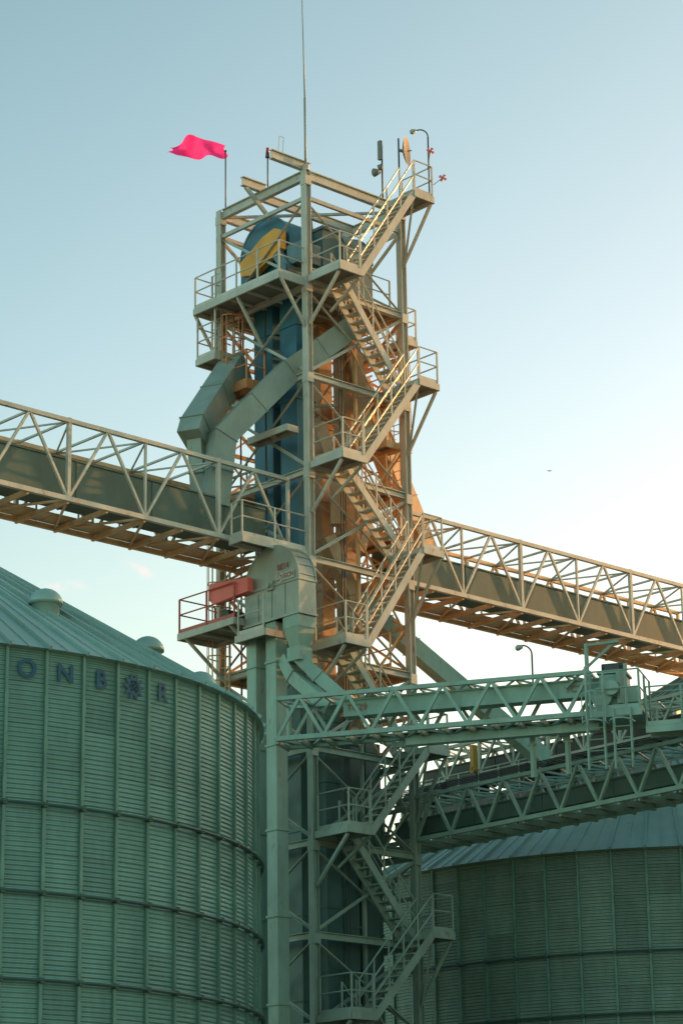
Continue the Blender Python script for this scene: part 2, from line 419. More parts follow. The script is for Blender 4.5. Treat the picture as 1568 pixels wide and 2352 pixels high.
for a, b, r in ((1.45, 0.2, 0.02), (1.55, 0.2, 0.02), (0.2, 3.3, 0.03), (3.5, 3.2, 0.05), (0.25, 2.2, 0.03)):
    m = MB(); m.cyl(T(a, b, 4), T(a, b, 29.3), r, 6); m.make('cable_conduit', tower, M_DARK if r < 0.04 else M_GALV)
# small inner chutes
for pts, w in (([T(2.6, 0.9, 28.6), T(2.9, 0.75, 26.6), T(3.0, 0.7, 25.0)], 0.4), ([T(1.5, 1.2, 25.6), T(1.9, 0.9, 24.2), T(1.9, 0.9, 22.4)], 0.35), ([T(1.4, 0.8, 21.9), T(2.2, 0.6, 20.2), T(2.3, 0.6, 18.4)], 0.4), ([T(3.1, 0.6, 23.4), T(2.5, 0.6, 21.6)], 0.3)):
    m = MB(); duct_into(m, pts, w, w, (pts[-1] - pts[0]).cross(ZUP)); m.make('inner_chute', tower, M_GALVGLOW)

# ---------------- bucket elevators
def elevator(name, label, a0, a1, bc, r, zc, zbase, mat, trunks, ta, thing_loc, trunkmat=None, lower=None, zsplit=19.0):
    e = thing(name, label, 'bucket elevator', thing_loc)
    K = 48
    poly = [(r * math.cos(t), r * math.sin(t)) for t in [math.pi * i / K for i in range(K + 1)]]
    poly = poly + [(-r, zbase - zc), (r, zbase - zc)]
    m = MB(); m.prism(poly, T(a0, bc, zc), BD, ZUP, AD, a1 - a0)
    m.make('head_casing', e, mat)
    R = r + 0.035
    for aa in (a0 - 0.015, a1 - 0.02):
        m = MB()
        ri = r - 0.03
        O = T(aa, bc, zc)
        vs = []
        for i in range(K + 1):
            t = math.pi * i / K
            for rad in (ri, R):
                for off in (0, 0.035): vs.append(O + BD * (rad * math.cos(t)) + ZUP * (rad * math.sin(t)) + AD * off)
        fs = []
        for i in range(K):
            k = 4 * i
            fs += [(k, k + 4, k + 6, k + 2), (k + 1, k + 3, k + 7, k + 5), (k + 2, k + 6, k + 7, k + 3), (k, k + 1, k + 5, k + 4)]
        fs += [(0, 2, 3, 1), (4 * K, 4 * K + 1, 4 * K + 3, 4 * K + 2)]
        m.add(vs, fs); m.make('rim_flange', e, mat)
    m = MB()
    m.slab(a0 - 0.03, a1 + 0.03, bc - r - 0.03, bc + r + 0.03, zc - 0.035, zc + 0.035); m.make('joint_flange', e, mat)
    m = MB()
    m.slab(a0 - 0.04, a1 + 0.04, bc - r - 0.04, bc + r + 0.04, zbase, zbase + 0.07); m.make('joint_flange', e, mat)
    m = MB()
    m.beam(T(a0 - 0.08, bc, zc), T(a0, bc, zc), 0.26, 0.26); m.cyl(T(a0 - 0.18, bc, zc), T(a0, bc, zc), 0.07, 12)
    m.make('shaft_bearing', e, mat)
    for b0, b1 in trunks:
        segs = [(-CAMZ, zbase - 0.01, trunkmat or mat)] if lower is None else [(-CAMZ, zsplit, lower), (zsplit + 0.002, zbase - 0.01, trunkmat or mat)]
        for zl, zh, mt in segs:
            m = MB(); m.slab(ta[0], ta[1], b0, b1, zl, zh)
            z = zh - 1.2
            while z > max(zl, -1):
                m.slab(ta[0] - 0.035, ta[1] + 0.035, b0 - 0.035, b1 + 0.035, z, z + 0.06); z -= 2.4
            m.make('leg_casing', e, mt)
    return e
be1 = elevator('bucket_elevator', 'blue bucket elevator with rounded head and yellow belt guard', 0.35, 1.55, 2.3, 1.15, 31.25, 29.75, M_BLUE, [(1.0, 1.75), (2.1, 2.95)], (0.45, 1.15), T(0.8, 2.3, -CAMZ), None, M_TEALCASE, 19.0)
m = MB(); m.prism([(3.12, 31.08), (3.08, 30.64), (2.5, 30.5), (1.2, 31.0), (1.2, 31.6), (1.5, 31.74), (2.05, 31.62)], T(0.02, 0, 0), BD, ZUP, AD, 0.22)
m.make('belt_guard', be1, M_YEL)
m = MB(); m.cyl(T(-0.05, 1.0, 30.2), T(0.75, 1.0, 30.2), 0.24, 16); m.cyl(T(-0.12, 1.0, 30.2), T(-0.05, 1.0, 30.2), 0.19, 16)
for i in range(8):
    t = i * math.pi / 4; m.beam(T(0.05, 1.0, 30.2) + BD * (0.25 * math.cos(t)) + ZUP * (0.25 * math.sin(t)), T(0.65, 1.0, 30.2) + BD * (0.25 * math.cos(t)) + ZUP * (0.25 * math.sin(t)), 0.02, 0.04)
m.slab(-0.1, 0.8, 0.6, 1.3, 29.6, 29.96); m.beam(T(0.1, 0.9, 30.1), T(0.1, 1.5, 31.0), 0.14, 0.35)
m.slab(0.1, 0.9, 0.35, 1.0, 30.35, 31.0)
m.make('drive_motor', be1, M_BLUEGREY)
be2 = elevator('bucket_elevator', 'grey steel bucket elevator with rounded head', 2.3, 3.4, 1.85, 1.15, 31.2, 29.6, M_BLUEGREY, [(1.1, 1.6), (2.2, 2.7)], (2.5, 3.0), T(2.9, 1.9, -CAMZ), M_GALVGLOW, M_TEALCASE, 17.0)
m = MB(); m.slab(1.5, 2.25, 0.9, 2.0, 30.4, 32.0); m.slab(1.45, 2.28, 0.85, 2.05, 31.95, 32.05); m.slab(1.6, 2.1, 1.1, 1.8, 29.6, 30.4)
m.make('gearbox_housing', be2, M_BLUEGREY)
for (a0, a1, b0, b1, zt) in ((0.9, 1.5, 0.45, 0.93, 16.5), (1.5, 2.1, 0.4, 1.7, 12.4), (3.2, 3.8, 1.2, 2.6, 16.0), (2.35, 2.9, 0.4, 1.0, 12.0)):
    e = thing('process_casing', 'tall teal sheet-metal casing standing inside the tower', 'machine casing', T((a0 + a1) / 2, (b0 + b1) / 2, -CAMZ))
    m = MB(); m.slab(a0, a1, b0, b1, -CAMZ, zt); m.make('casing_body', e, M_TEALCASE)
    z = zt - 0.3
    while z > 3:
        m = MB(); m.slab(a0 - 0.03, a1 + 0.03, b0 - 0.03, b1 + 0.03, z, z + 0.05); m.make('casing_flange', e, M_TEALCASE); z -= 1.8

be3 = elevator('bucket_elevator', 'galvanised bucket elevator with domed head and red lettering', -1.4, -0.76, 0.12, 1.17, 19.73, 18.7, M_GALV, [(0.0, 0.42), (0.85, 1.25)], (-1.36, -0.94), T(-1, 0.5, -CAMZ), M_GREENST)
for i in range(1, 24, 2):
    t = math.pi * i / 24
    er = BD * math.cos(t) + ZUP * math.sin(t)
    m = MB(); O = T(-1.38, 0.12, 19.73) + er * 1.18; m.obox(O, O + AD * 0.6, er, er.cross(AD), 0.03, 0.03); m.make('cover_batten', be3, M_GALV)
for b in (-0.45, 0.12, 0.7):
    m = MB(); m.obox(T(-1.415, b, 18.76), T(-1.415, b, 19.67), AD, BD, 0.025, 0.05); m.make('side_batten', be3, M_GALV)
m = MB(); text_into(m, 'BE14', 0.24, face_matrix(T(-1.43, -0.4, 20.2), -BD, ZUP)); m.make('lettering', be3, M_REDTXT)
m = MB(); m.prism([(-.28, -.12), (.22, -.12), (.22, .12), (-.28, .12)], T(-1.44, -0.62, 19.9), BD, ZUP, AD, 0.02); m.make('name_plate', be3, M_WHITE)
m = MB(); m.prism([(0.16 * math.cos(t), 0.18 * math.sin(t)) for t in [2 * math.pi * i / 16 for i in range(16)]], T(-1.446, -0.28, 19.9), BD, ZUP, AD, 0.02); m.make('logo_disc', be3, M_WHITE)
m = MB(); text_into(m, 'GCN', 0.2, face_matrix(T(-1.45, -0.66, 19.9), -BD, ZUP)); m.make('name_lettering', be3, M_REDTXT)
m = MB()
oc = T(-1.455, -0.28, 19.9)
for k in range(3):
    for i in range(7):
        t0 = k * 2.094 + i * 0.22; t1 = t0 + 0.26; r0 = 0.05 + i * 0.012; r1 = r0 + 0.014
        m.obox(oc + BD * (r0 * math.cos(t0)) + ZUP * (r0 * math.sin(t0)), oc + BD * (r1 * math.cos(t1)) + ZUP * (r1 * math.sin(t1)), AD, ZUP, 0.01, 0.04)
m.make('logo_swirl', be3, M_REDTXT)
platform((-1.75, -0.3, 1.35, 3.9), 19.0, [[(-1.72, 1.38), (-1.72, 3.87), (-0.35, 3.87)]], 'service_platform', M_CREAM, M_GRATE, M_RED, parent=be3)
platform((-1.75, -0.3, 0.0, 1.3), 18.4, [[(-1.72, 1.2), (-1.72, 0.1)]], 'service_platform', M_CREAM, M_GRATE, M_RAIL, parent=be3)
m = MB(); m.prism([(0.85, 19.7), (0.87, 20.12), (2.55, 20.28), (2.62, 19.8), (2.4, 19.64)], T(-1.66, 0, 0), BD, ZUP, AD, 0.22); m.make('belt_guard', be3, M_CORAL)
m = MB(); m.cyl(T(-1.3, 2.3, 19.35), T(-0.6, 2.3, 19.35), 0.18, 14); m.slab(-1.4, -0.5, 1.9, 2.7, 19.02, 19.15); m.beam(T(-1.0, 1.6, 19.1), T(-1.0, 1.6, 19.7), 0.12); m.make('drive_motor', be3, M_DARK)
for b in (1.6, 3.6):
    m = MB(); m.beam(T(-1.7, b, 18.85), T(-0.1, b, 17.7), 0.08); m.make('knee_brace', be3, M_CREAM)
def frustum(m, c, w0, w1, z0, z1):
    a, b = c
    vs = [T(a + x * w0, b + y * w0, z0) for x, y in ((-1, -1), (1, -1), (1, 1), (-1, 1))] + [T(a + x * w1, b + y * w1, z1) for x, y in ((-1, -1), (1, -1), (1, 1), (-1, 1))]
    m.add(vs, [(3, 2, 1, 0), (4, 5, 6, 7), (0, 1, 5, 4), (1, 2, 6, 5), (2, 3, 7, 6), (3, 0, 4, 7)])
m = MB()
frustum(m, (-1.08, -0.7), 0.33, 0.33, 18.35, 18.69); frustum(m, (-1.08, -0.7), 0.2, 0.32, 17.8, 18.35); frustum(m, (-1.08, -0.7), 0.25, 0.25, 17.4, 17.8)
m.make('discharge_hopper', be3, M_GREENST)
m = MB(); duct_into(m, [T(-1.08, -0.7, 17.5), T(-0.8, -1.2, 16.9), T(-0.2, -2.2, 15.8)], 0.36, 0.36, (T(0.9, .6, 0) - T(0, 0, 0)))
m.make('spout', be3, M_GREENST)
m = MB(); duct_into(m, [T(-1.1, -0.1, 17.6), T(-1.1, -0.5, 17.0), T(-1.1, -2.0, 15.8)], 0.36, 0.36, AD)
m.make('spout', be3, M_GREENST)

def duct_thing(label, paths, mat=M_DUCT, name='grain_duct'):
    path = paths[0][0]
    e = thing(name, label, 'chute', V((path[-1].x, path[-1].y, path[-1].z)))
    side = (path[-1] - path[0]).cross(ZUP).normalized()
    for i, (pa, w, h) in enumerate(paths):
        m = MB(); duct_into(m, pa, w, h, side); m.make('duct_casing' if i == 0 else 'outlet_chute', e, mat)
    path, w, h = paths[0]
    P, d = path[0], (path[1] - path[0]).normalized(); mm = d.cross(side).normalized()
    m = MB(); m.obox(P - d * 0.03, P + d * 0.03, side, mm, w + 0.14, h + 0.14)
    m.make('end_flange', e, mat); return e
duct_thing('large square grey steel chute with bends onto conveyor', [([T(2.0, 0.35, 28.55), T(-0.1, 0.835, 26.75), T(-2.25, 1.332, 24.35), T(-2.5, 1.39, 22.2)], 0.70, 0.70)])
duct_thing('short square grey steel chute dropping onto conveyor', [([T(-0.3, 3.0, 27.5), T(-2.7, 1.92, 24.75), T(-2.9, 1.83, 24.3)], 0.72, 0.78), ([T(-2.7, 1.9, 24.4), T(-2.5, 1.9, 22.2)], 0.45, 0.45)])
duct_thing('brown steel chute feeding the high conveyor', [([T(3.2, 1.3, 27.4), T(4.3, 1.36, 25.6), T(6.2, 1.46, 22.4)], 0.62, 0.62)], M_GALVGLOW)
duct_thing('long sloping green steel chute under tower', [([T(3.0, 1.2, 20.4), T(3.9, 1.0, 19.7), V((6.1, 76, 17.6))], 0.5, 0.5)], M_GREENST)

# ================================================================ GALLERIES
def gallery(label, P0, U, W, length, width, z0, height, panel, trough, walk, mat, tmat, name='conveyor_bridge', mem=0.09, top=True, rail=True, diag=0.8, posts=True, fmat=None, battens=True):
    e = thing(name, label, 'conveyor bridge', V((P0.x, P0.y, z0 + CAMZ)))
    def p(s, w, z): return P0 + U * s + W * w + ZUP * (z + CAMZ)
    n = max(2, round(length / panel)); dl = length / n
    zt = z0 + height
    for w in (0, width):
        m = MB()
        m.beam(p(0, w, z0), p(length, w, z0), mem * 1.5, mem * 1.5); m.beam(p(0, w, zt), p(length, w, zt), mem * 1.3, mem * 1.3)
        for i in range(n):
            s = i * dl
            if i % 2 == 0: m.beam(p(s, w, z0), p(s + dl, w, zt), mem * diag, mem * diag)
            else: m.beam(p(s, w, zt), p(s + dl, w, z0), mem * diag, mem * diag)
            if posts:
                if i % 4 == 0 or i == 0: m.beam(p(s, w, z0), p(s, w, zt + 0.08), mem * 1.2, mem * 1.2)
                elif i % 2 == 0: m.beam(p(s, w, z0), p(s, w, zt), mem * .7, mem * .7)
        m.beam(p(length, w, z0), p(length, w, zt), mem, mem)
        if not posts: m.beam(p(0, w, z0), p(0, w, zt), mem * 1.2, mem * 1.2)
        m.make('side_truss', e, mat if w == 0 else (fmat or mat))
    m = MB()
    for i in range(n + 1):
        s = i * dl; m.beam(p(s, 0, z0 - 0.06), p(s, width, z0 - 0.06), 0.08, 0.14)
        if i < n:
            a, b = (0, width) if i % 2 == 0 else (width, 0)
            m.beam(p(s, a, z0 - 0.02), p(s + dl, b, z0 - 0.02), 0.06, 0.06)
    m.make('floor_bracing', e, fmat or mat)
    if top:
        m = MB()
        for i in range(0, n + 1):
            s = i * dl
            m.beam(p(s, 0, zt), p(s, width, zt), 0.06, 0.06)
            if i < n:
                a, b = (0, width) if i % 2 == 0 else (width, 0)
                m.beam(p(s, a, zt - .03), p(s + dl, b, zt - .03), 0.045, 0.045)
        m.make('top_bracing', e, mat)
    if trough:
        w0, w1, t0, t1, s0, s1 = trough
        m = MB()
        m.slab(s0, s1, w0, w1, t0, t1, tf=p)
        m.slab(s0, s1, w0 - 0.04, w1 + 0.04, t1 + 0.002, t1 + 0.05, tf=p)
        s = s0 + 0.6
        while s < s1:
            m.slab(s, s + 0.04, w0 - 0.02, w1 + 0.02, t0 - 0.02, t1 - 0.003, tf=p); s += 2.66
        m.make('conveyor_trough', e, tmat)
    if walk:
        w0, w1 = walk
        m = MB()
        s = 0.0
        while s < length - 0.1:
            m.slab(s + 0.01, min(s + 1.98, length), w0, w1, z0 + 0.06, z0 + 0.1, tf=p); s += 2.0
        m.make('walkway_deck', e, fmat or M_GRATE)
        if rail:
            m = MB(); rail_into(m, [p(0.05, w1 - 0.03, z0 + 0.1), p(length - 0.05, w1 - 0.03, z0 + 0.1)], sp=1.4); m.make('handrail', e, M_RAIL)
    return e, p
gB = 0.62
gallery('high enclosed conveyor bridge with cream lattice trusses, ending at tower', T(-13.6, gB, -CAMZ), AD, BD, 13.3, 2.4, 21.05, 2.25, 1.33, (0.45, 1.3, 21.2, 22.35, 0, 12.8), (1.5, 2.3), M_CREAM, M_TROUGH, fmat=M_GLOWST)
gallery('high conveyor bridge with cream lattice trusses leaving tower', T(4.3, gB, -CAMZ), AD, BD, 15.96, 2.4, 21.05, 2.25, 1.33, (0.45, 1.3, 21.2, 22.2, 0, 15.9), (1.5, 2.3), M_CREAM, M_TROUGH, fmat=M_GLOWST)
U3 = V((0.956, -0.289, 0)).normalized(); W3 = V((0.289, 0.956, 0)).normalized()
P3 = V((-1.86, 67.4, 0))
g3, p3 = gallery('low green conveyor bridge with red lettering on trough', P3, U3, W3, 8.7, 1.1, 14.8, 1.12, 0.67, (0.35, 0.8, 15.35, 15.78, 1.8, 8.9), (0.85, 1.08), M_GREENST, M_LTROUGH, mem=0.085, top=True, rail=False, diag=1.0, posts=False)
m = MB(); text_into(m, 'TC29', 0.25, face_matrix(p3(2.2, 0.3, 15.57), U3, ZUP)); m.make('lettering', g3, M_REDTXT)
m = MB(); text_into(m, 'TC29', 0.25, face_matrix(p3(8.25, 0.3, 15.57), U3, ZUP)); m.make('lettering', g3, M_REDTXT)
m = MB()
m.slab(8.92, 9.6, 0.15, 0.95, 14.95, 15.85, tf=p3); m.slab(8.87, 9.65, 0.1, 1.0, 15.87, 15.93, tf=p3)
m.cyl(p3(9.3, -0.25, 15.4), p3(9.3, 0.15, 15.4), 0.2, 14); m.cyl(p3(9.0, -0.1, 15.2), p3(9.0, 0.15, 15.2), 0.28, 14)
m.beam(p3(9.5, 0, 15.0), p3(9.5, 0, 15.9), 0.12, 0.15); m.slab(9.6, 9.9, 0.3, 0.8, 15.1, 15.5, tf=p3)
m.make('drive_unit', g3, M_GREENST)
m = MB(); m.slab(9.05, 9.45, 0.3, 0.7, 15.94, 16.15, tf=p3); m.cyl(p3(8.95, 0.5, 16.1), p3(9.6, 0.5, 16.1), 0.13, 12); m.make('drive_motor', g3, M_DARK)
m = MB()
m.slab(8.6, 10.1, -0.35, 1.3, 14.72, 14.78, tf=p3)
for s in (8.65, 9.7): m.beam(p3(s, -0.3, 14.7), p3(s, -0.3, 16.0), 0.06)
for w in (-0.33, 1.28): m.beam(p3(8.6, w, 14.66), p3(10.1, w, 14.66), 0.08, 0.14)
m.make('end_platform', g3, M_GREENST)
m = MB(); m.slab(10.12, 13.0, 0.0, 0.7, 14.3, 14.35, tf=p3)
for w in (0.02, 0.68): m.beam(p3(10.12, w, 14.24), p3(13.0, w, 14.24), 0.06, 0.14)
m.make('end_walkway', g3, M_GREENST)
m = MB(); rail_into(m, [p3(8.65, -0.32, 14.78), p3(10.05, -0.32, 14.78), p3(10.05, 1.25, 14.78)]); m.make('railing', g3, M_GREENST)
m = MB(); rail_into(m, [p3(10.15, 0.03, 14.35), p3(12.95, 0.03, 14.35)]); m.make('railing', g3, M_GREENST)
m = MB(); rail_into(m, [p3(10.15, 0.67, 14.35), p3(12.95, 0.67, 14.35)]); m.make('railing', g3, M_GREENST)
for s, H in ((8.9, 2.6), (9.6, 1.6)):
    m = MB(); ladder_into(m, p3(s, -0.45, 13.2), H, U3, -W3, True); m.make('ladder', g3, M_GREENST)
m = MB(); m.beam(p3(8.6, 0.2, 15.9), p3(8.6, 0.2, 16.75), 0.08); m.beam(p3(8.0, 0.2, 15.6), p3(9.3, 0.6, 16.85), 0.07); m.beam(p3(8.6, 0.2, 16.7), p3(9.4, 0.6, 16.85), 0.07); m.make('hoist_arm', g3, M_GREENST)
for s in (6.9, 7.85):
    m = MB(); m.beam(p3(s, 0.9, 13.4), p3(s, 0.9, 14.7), 0.11); m.beam(p3(s - 0.12, 0.9, 14.3), p3(s + 0.12, 0.9, 14.3), 0.1, 0.04); m.make('support_leg', g3, M_GREENST)
m = MB(); m.beam(p3(3.5, 0.5, 14.55), p3(8.8, 0.5, 14.55), 0.1, 0.2); m.beam(p3(3.0, 1.0, 14.6), p3(8.8, 1.0, 14.6), 0.1, 0.16); m.make('support_beam', g3, M_GREENST)
U4 = -BD; W4 = AD
P4 = V((1.08, 74.2, 0))
g4, p4 = gallery('low green conveyor bridge with lattice sides above silo', P4, U4, W4, 17.0, 1.5, 13.0, 1.25, 0.7, (0.5, 1.0, 13.25, 13.7, 0, 16.9), (1.05, 1.45), M_GREENST, M_TROUGH, mem=0.08, diag=1.0, posts=False)
m = MB()
for k in range(4): m.cyl(p4(0, 0.05 * k + 0.1, 14.4 + 0.06 * k), p4(17, 0.05 * k + 0.1, 14.4 + 0.06 * k), 0.02, 5)
m.make('cable_run', g4, M_DARK)
P5 = V((2.3, 82.6, 0))
g5, p5 = gallery('distant green lattice conveyor bridge carrying a dark trough', P5, U4, W4, 15.0, 1.5, 16.4, 1.1, 0.75, (0.4, 1.1, 16.5, 16.95, 0, 14.9), (1.1, 1.45), M_LOWST, M_DARK, mem=0.08, diag=0.9)
m = MB()
m.slab(2.0, 3.4, -0.6, 0.0, 15.6, 16.3, tf=p5); m.cyl(p5(0.2, -0.5, 15.8), p5(2.0, -0.5, 15.9), 0.32, 14); m.beam(p5(0.0, -0.4, 15.4), p5(6.6, -0.4, 15.5), 0.12, 0.25)
m.cyl(p5(3.4, -0.3, 16.1), p5(5.4, -0.3, 16.1), 0.25, 12); m.slab(4.6, 5.6, -0.7, 0.0, 15.6, 16.2, tf=p5); m.slab(0.0, 6.4, -0.75, 0.0, 15.1, 15.3, tf=p5)
m.make('drive_unit', g5, M_DARK)
for s in (0.5, 1.7, 3.3, 4.9, 6.2):
    m = MB(); m.beam(p5(s, -0.3, 14.2), p5(s, -0.3, 15.1), 0.1); m.beam(p5(s, -0.3, 14.4), p5(s + 0.8, -0.3, 15.1), 0.06); m.make('bracket', g5, M_LOWST)
m = MB(); rail_into(m, [p5(0.1, -0.75, 15.3), p5(6.3, -0.75, 15.3)], sp=0.9); m.make('handrail', g5, M_LOWST)
m = MB(); m.beam(p5(3.5, -0.8, 16.3), p5(3.5, -0.8, 17.15), 0.15, 0.2); m.cyl(p5(3.5, -0.9, 16.35), p5(3.5, -0.7, 16.35), 0.1, 12); m.make('chain_hoist', g5, M_YELD)
for s in (1.0, 6.0, 11.0):
    m = MB(); m.beam(p5(s, 0.75, -CAMZ), p5(s, 0.75, 16.3), 0.2); m.make('support_leg', g5, M_GREENST)

# ================================================================ SILOS
def silo(cx, cy, eave, R, rise, label, wmat, rmat, rings, vents, rib0=RIB0, nr=NRIB, capr=0.9):
    loc = V((cx, cy, 0))
    step = 2 * math.pi / nr
    e = thing('grain_silo', label, 'silo', loc, 'corrugated steel grain silos')
    C = lambda r, t, z: V((cx + r * math.cos(t), cy + r * math.sin(t), z))
    n = nr * 4
    m = MB(); vs = []; fs = []
    for z in (0, eave):
        for i in range(n): vs.append(C(R, rib0 + 2 * math.pi * i / n, z))
    fs = [(i, (i + 1) % n, n + (i + 1) % n, n + i) for i in range(n)]
    m.add(vs, fs); m.make('wall', e, wmat, smooth=True)
    m = MB(); Ro = R + 0.16; ztop = eave + rise; ze = eave - rise * 0.16 / R + 0.05
    rc = capr; zc = ztop - rise * rc / R
    nn = nr * 2; vs = []
    for r, z in ((Ro, ze), (rc, zc)):
        for i in range(nn): vs.append(C(r, rib0 + 2 * math.pi * i / nn, z))
    fs = [(i, (i + 1) % nn, nn + (i + 1) % nn, nn + i) for i in range(nn)]
    m.add(vs, fs)
    for i in range(nn):
        t = rib0 + 2 * math.pi * i / nn
        big = 0.085 if i % 2 == 0 else 0.03
        m.beam(C(Ro + 0.04, t, ze + big / 2 - 0.03), C(rc, t, zc + big / 2), 0.05, big)
    m.add([C(Ro, rib0 + 2 * math.pi * i / nn, ze) for i in range(nn)] + [C(R - 0.02, rib0 + 2 * math.pi * i / nn, ze - 0.02) for i in range(nn)], [(i, nn + i, nn + (i + 1) % nn, (i + 1) % nn) for i in range(nn)])
    roof = m.make('roof', e, rmat)
    m = MB(); m.cyl(C(0, 0, zc - 0.1), C(0, 0, zc + 0.35), capr * 1.1, 24); m.cyl(C(0, 0, zc + 0.35), C(0, 0, zc + 0.35 + capr * .4), capr * 1.2, 24, 0.2); m.make('roof_cap', roof, rmat)
    for r, t in vents:
        t = math.radians(t); zz = eave + rise * (1 - r / R)
        m = MB(); P = C(r, t, zz + 0.13)
        vs = []; KU, KV = 20, 7; RV = 0.38
        for rad, dz in ((RV - .07, -0.4), (RV - .07, 0.02), (RV, 0.02)):
            for i in range(KU): a = 2 * math.pi * i / KU; vs.append(P + V((rad * math.cos(a), rad * math.sin(a), dz)))
        for j in range(1, KV):
            ph = math.pi / 2 * j / KV
            for i in range(KU): a = 2 * math.pi * i / KU; vs.append(P + V((RV * math.cos(ph) * math.cos(a), RV * math.cos(ph) * math.sin(a), 0.02 + 0.36 * math.sin(ph))))
        rows = 2 + KV
        fs = [(j * KU + i, j * KU + (i + 1) % KU, (j + 1) * KU + (i + 1) % KU, (j + 1) * KU + i) for j in range(rows - 1) for i in range(KU)]
        vs.append(P + V((0, 0, 0.38))); fs += [((rows - 1) * KU + i, (rows - 1) * KU + (i + 1) % KU, len(vs) - 1) for i in range(KU)]
        m.add(vs, fs)
        m.make('roof_vent', roof, rmat, smooth=True)
    m = MB(); t = rib0
    rr = R + 0.03
    en = V((math.cos(t), math.sin(t), 0)); et = V((-math.sin(t), math.cos(t), 0))
    for dt in (-0.026, 0.026): m.obox(C(rr, t, 0) + et * dt, C(rr, t, eave - 0.03) + et * dt, en, et, 0.055, 0.014)
    m.obox(C(rr + 0.025, t, 0), C(rr + 0.025, t, eave - 0.03), en, et, 0.014, 0.036)
    z = 0.3
    while z < eave - 0.5:
        m.obox(C(rr + 0.033, t, z), C(rr + 0.033, t, z + 0.3), en, et, 0.012, 0.08); z += 0.86
    base = m.make('stiffener', e, M_RIB)
    for k in range(1, nr):
        ob = base.copy(); scene.collection.objects.link(ob); ob.parent = e; ob.rotation_euler = (0, 0, step * k)
    for z in rings:
        m = MB(); k = nr * 2
        vs = []
        for i in range(k):
            t0 = rib0 + 2 * math.pi * i / k
            for j in range(6):
                aj = 2 * math.pi * j / 6; vs.append(C(R + 0.11 + 0.038 * math.cos(aj), t0, z + 0.038 * math.sin(aj)))
        m.add(vs, [(i * 6 + j, i * 6 + (j + 1) % 6, ((i + 1) % k) * 6 + (j + 1) % 6, ((i + 1) % k) * 6 + j) for i in range(k) for j in range(6)])
        for i in range(0, k, 2):
            t0 = rib0 + 2 * math.pi * i / k
            m.obox(C(R + 0.07, t0, z - 0.05), C(R + 0.07, t0, z + 0.05), V((math.cos(t0), math.sin(t0), 0)), V((-math.sin(t0), math.cos(t0), 0)), 0.14, 0.09)
        m.make('wind_ring', e, M_RING)
    return e, C
EZ = 12.6 + CAMZ
rings = [11.3, 9.55, 7.85, 6.1, 4.3, 2.5]
RS1 = 9.06
s1, CS = silo(-11.08, 57.0, EZ + 0.22, RS1, 5.6, 'green-grey corrugated steel silo with blue letters under the eave', M_SILO, M_ROOF, rings, [(6.5, -44), (6.6, -5), (7.75, 0), (6.5, -83)])
s2, _ = silo(10.35, 82.9, EZ, 10.5, 6.6, 'corrugated steel silo with ribbed roof below conveyor bridges', M_SILO2, M_ROOF, rings, [(7.0, -120), (7.0, -160)])
s3, _ = silo(15.2, 103, 25.1, 3.6, 2.2, 'slim weathered steel bin with dark ribbed roof', M_SILO2, M_ROOF2, rings, [], nr=24, capr=0.4)
s4, _ = silo(31.5, 80.5, 22, 9.6, 6.3, 'added out-of-view corrugated silo blocking the low sun', M_SILO2, M_ROOF, rings, [])  # added outside the view to shade the tower and left silo
s5, _ = silo(31.5, 60.5, 22, 9.6, 6.3, 'added out-of-view corrugated silo blocking the low sun', M_SILO2, M_ROOF, rings, [])  # second unseen silo, added to keep sun off the left silo
def letter(ch, k):
    t = RIB0 + RIBSTEP * (k - 0.5)
    z = 12.32 + CAMZ
    O = CS(RS1 * math.cos(RIBSTEP / 2) + 0.05, t, z)
    ex = V((-math.sin(t), math.cos(t), 0))
    m = MB()
    if ch == '*':
        en = V((math.cos(t), math.sin(t), 0))
        n = 10; K = 80
        f = lambda r, a: O + ex * (r * math.cos(a)) + ZUP * (r * math.sin(a))
        vs = []
        for i in range(K):
            a = 2 * math.pi * i / K
            ro = 0.225 + 0.06 * max(-0.7, math.cos(n * a))
            vs += [f(0.13, a), f(ro, a), f(0.13, a) + en * 0.008, f(ro, a) + en * 0.008]
        fs = []
        for i in range(K):
            a = 4 * i; b = 4 * ((i + 1) % K)
            fs += [(a, b, b + 1, a + 1), (a + 2, a + 3, b + 3, b + 2), (a + 1, b + 1, b + 3, a + 3), (a, a + 2, b + 2, b)]
        m.add(vs, fs)
        for i in range(6):
            a = 2 * math.pi * i / 6; m.beam(f(0.0, a), f(0.14, a), 0.035, 0.01)
        m.make('emblem', s1, M_BLUETXT)
    else:
        text_into(m, ch, 0.52, face_matrix(O, ex, ZUP), bold=0.012); m.make('letter', s1, M_BLUETXT)
for i, ch in enumerate('ONB*R'): letter(ch, i)

# ================================================================ small things
def simple(name, label, cat, P, parts):
    e = thing(name, label, cat, P)
    for nm, mb, mat, sm in parts: mb.make(nm, e, mat, sm)
    return e
P = T(0, 0, 33.2)
m = MB(); m.cyl(P, P + ZUP * 2.4, 0.035, 8); m.cyl(P + ZUP * 2.4, P + V((-0.05, 0, 5.85)), 0.024, 8, 0.014)
b_ = MB(); b_.cyl(P - ZUP * 0.05, P + ZUP * 0.12, 0.12, 10)
simple('lightning_rod', 'tall thin lightning rod on top of tower', 'lightning rod', P, [('rod', m, M_DUCT, True), ('base_plate', b_, M_CREAM, False)])
P = T(0.15, 3.95, 33.16)
m = MB(); m.cyl(P, P + ZUP * 2.1, 0.022, 8); m.cyl(P + ZUP * 2.1, P + ZUP * 2.14, 0.04, 8)
f = MB(); nx, nz = 60, 20
fd = V((-0.97, 0.24, 0)); fn = V((0.24, 0.97, 0))
top = P + ZUP * 2.0
vs = []
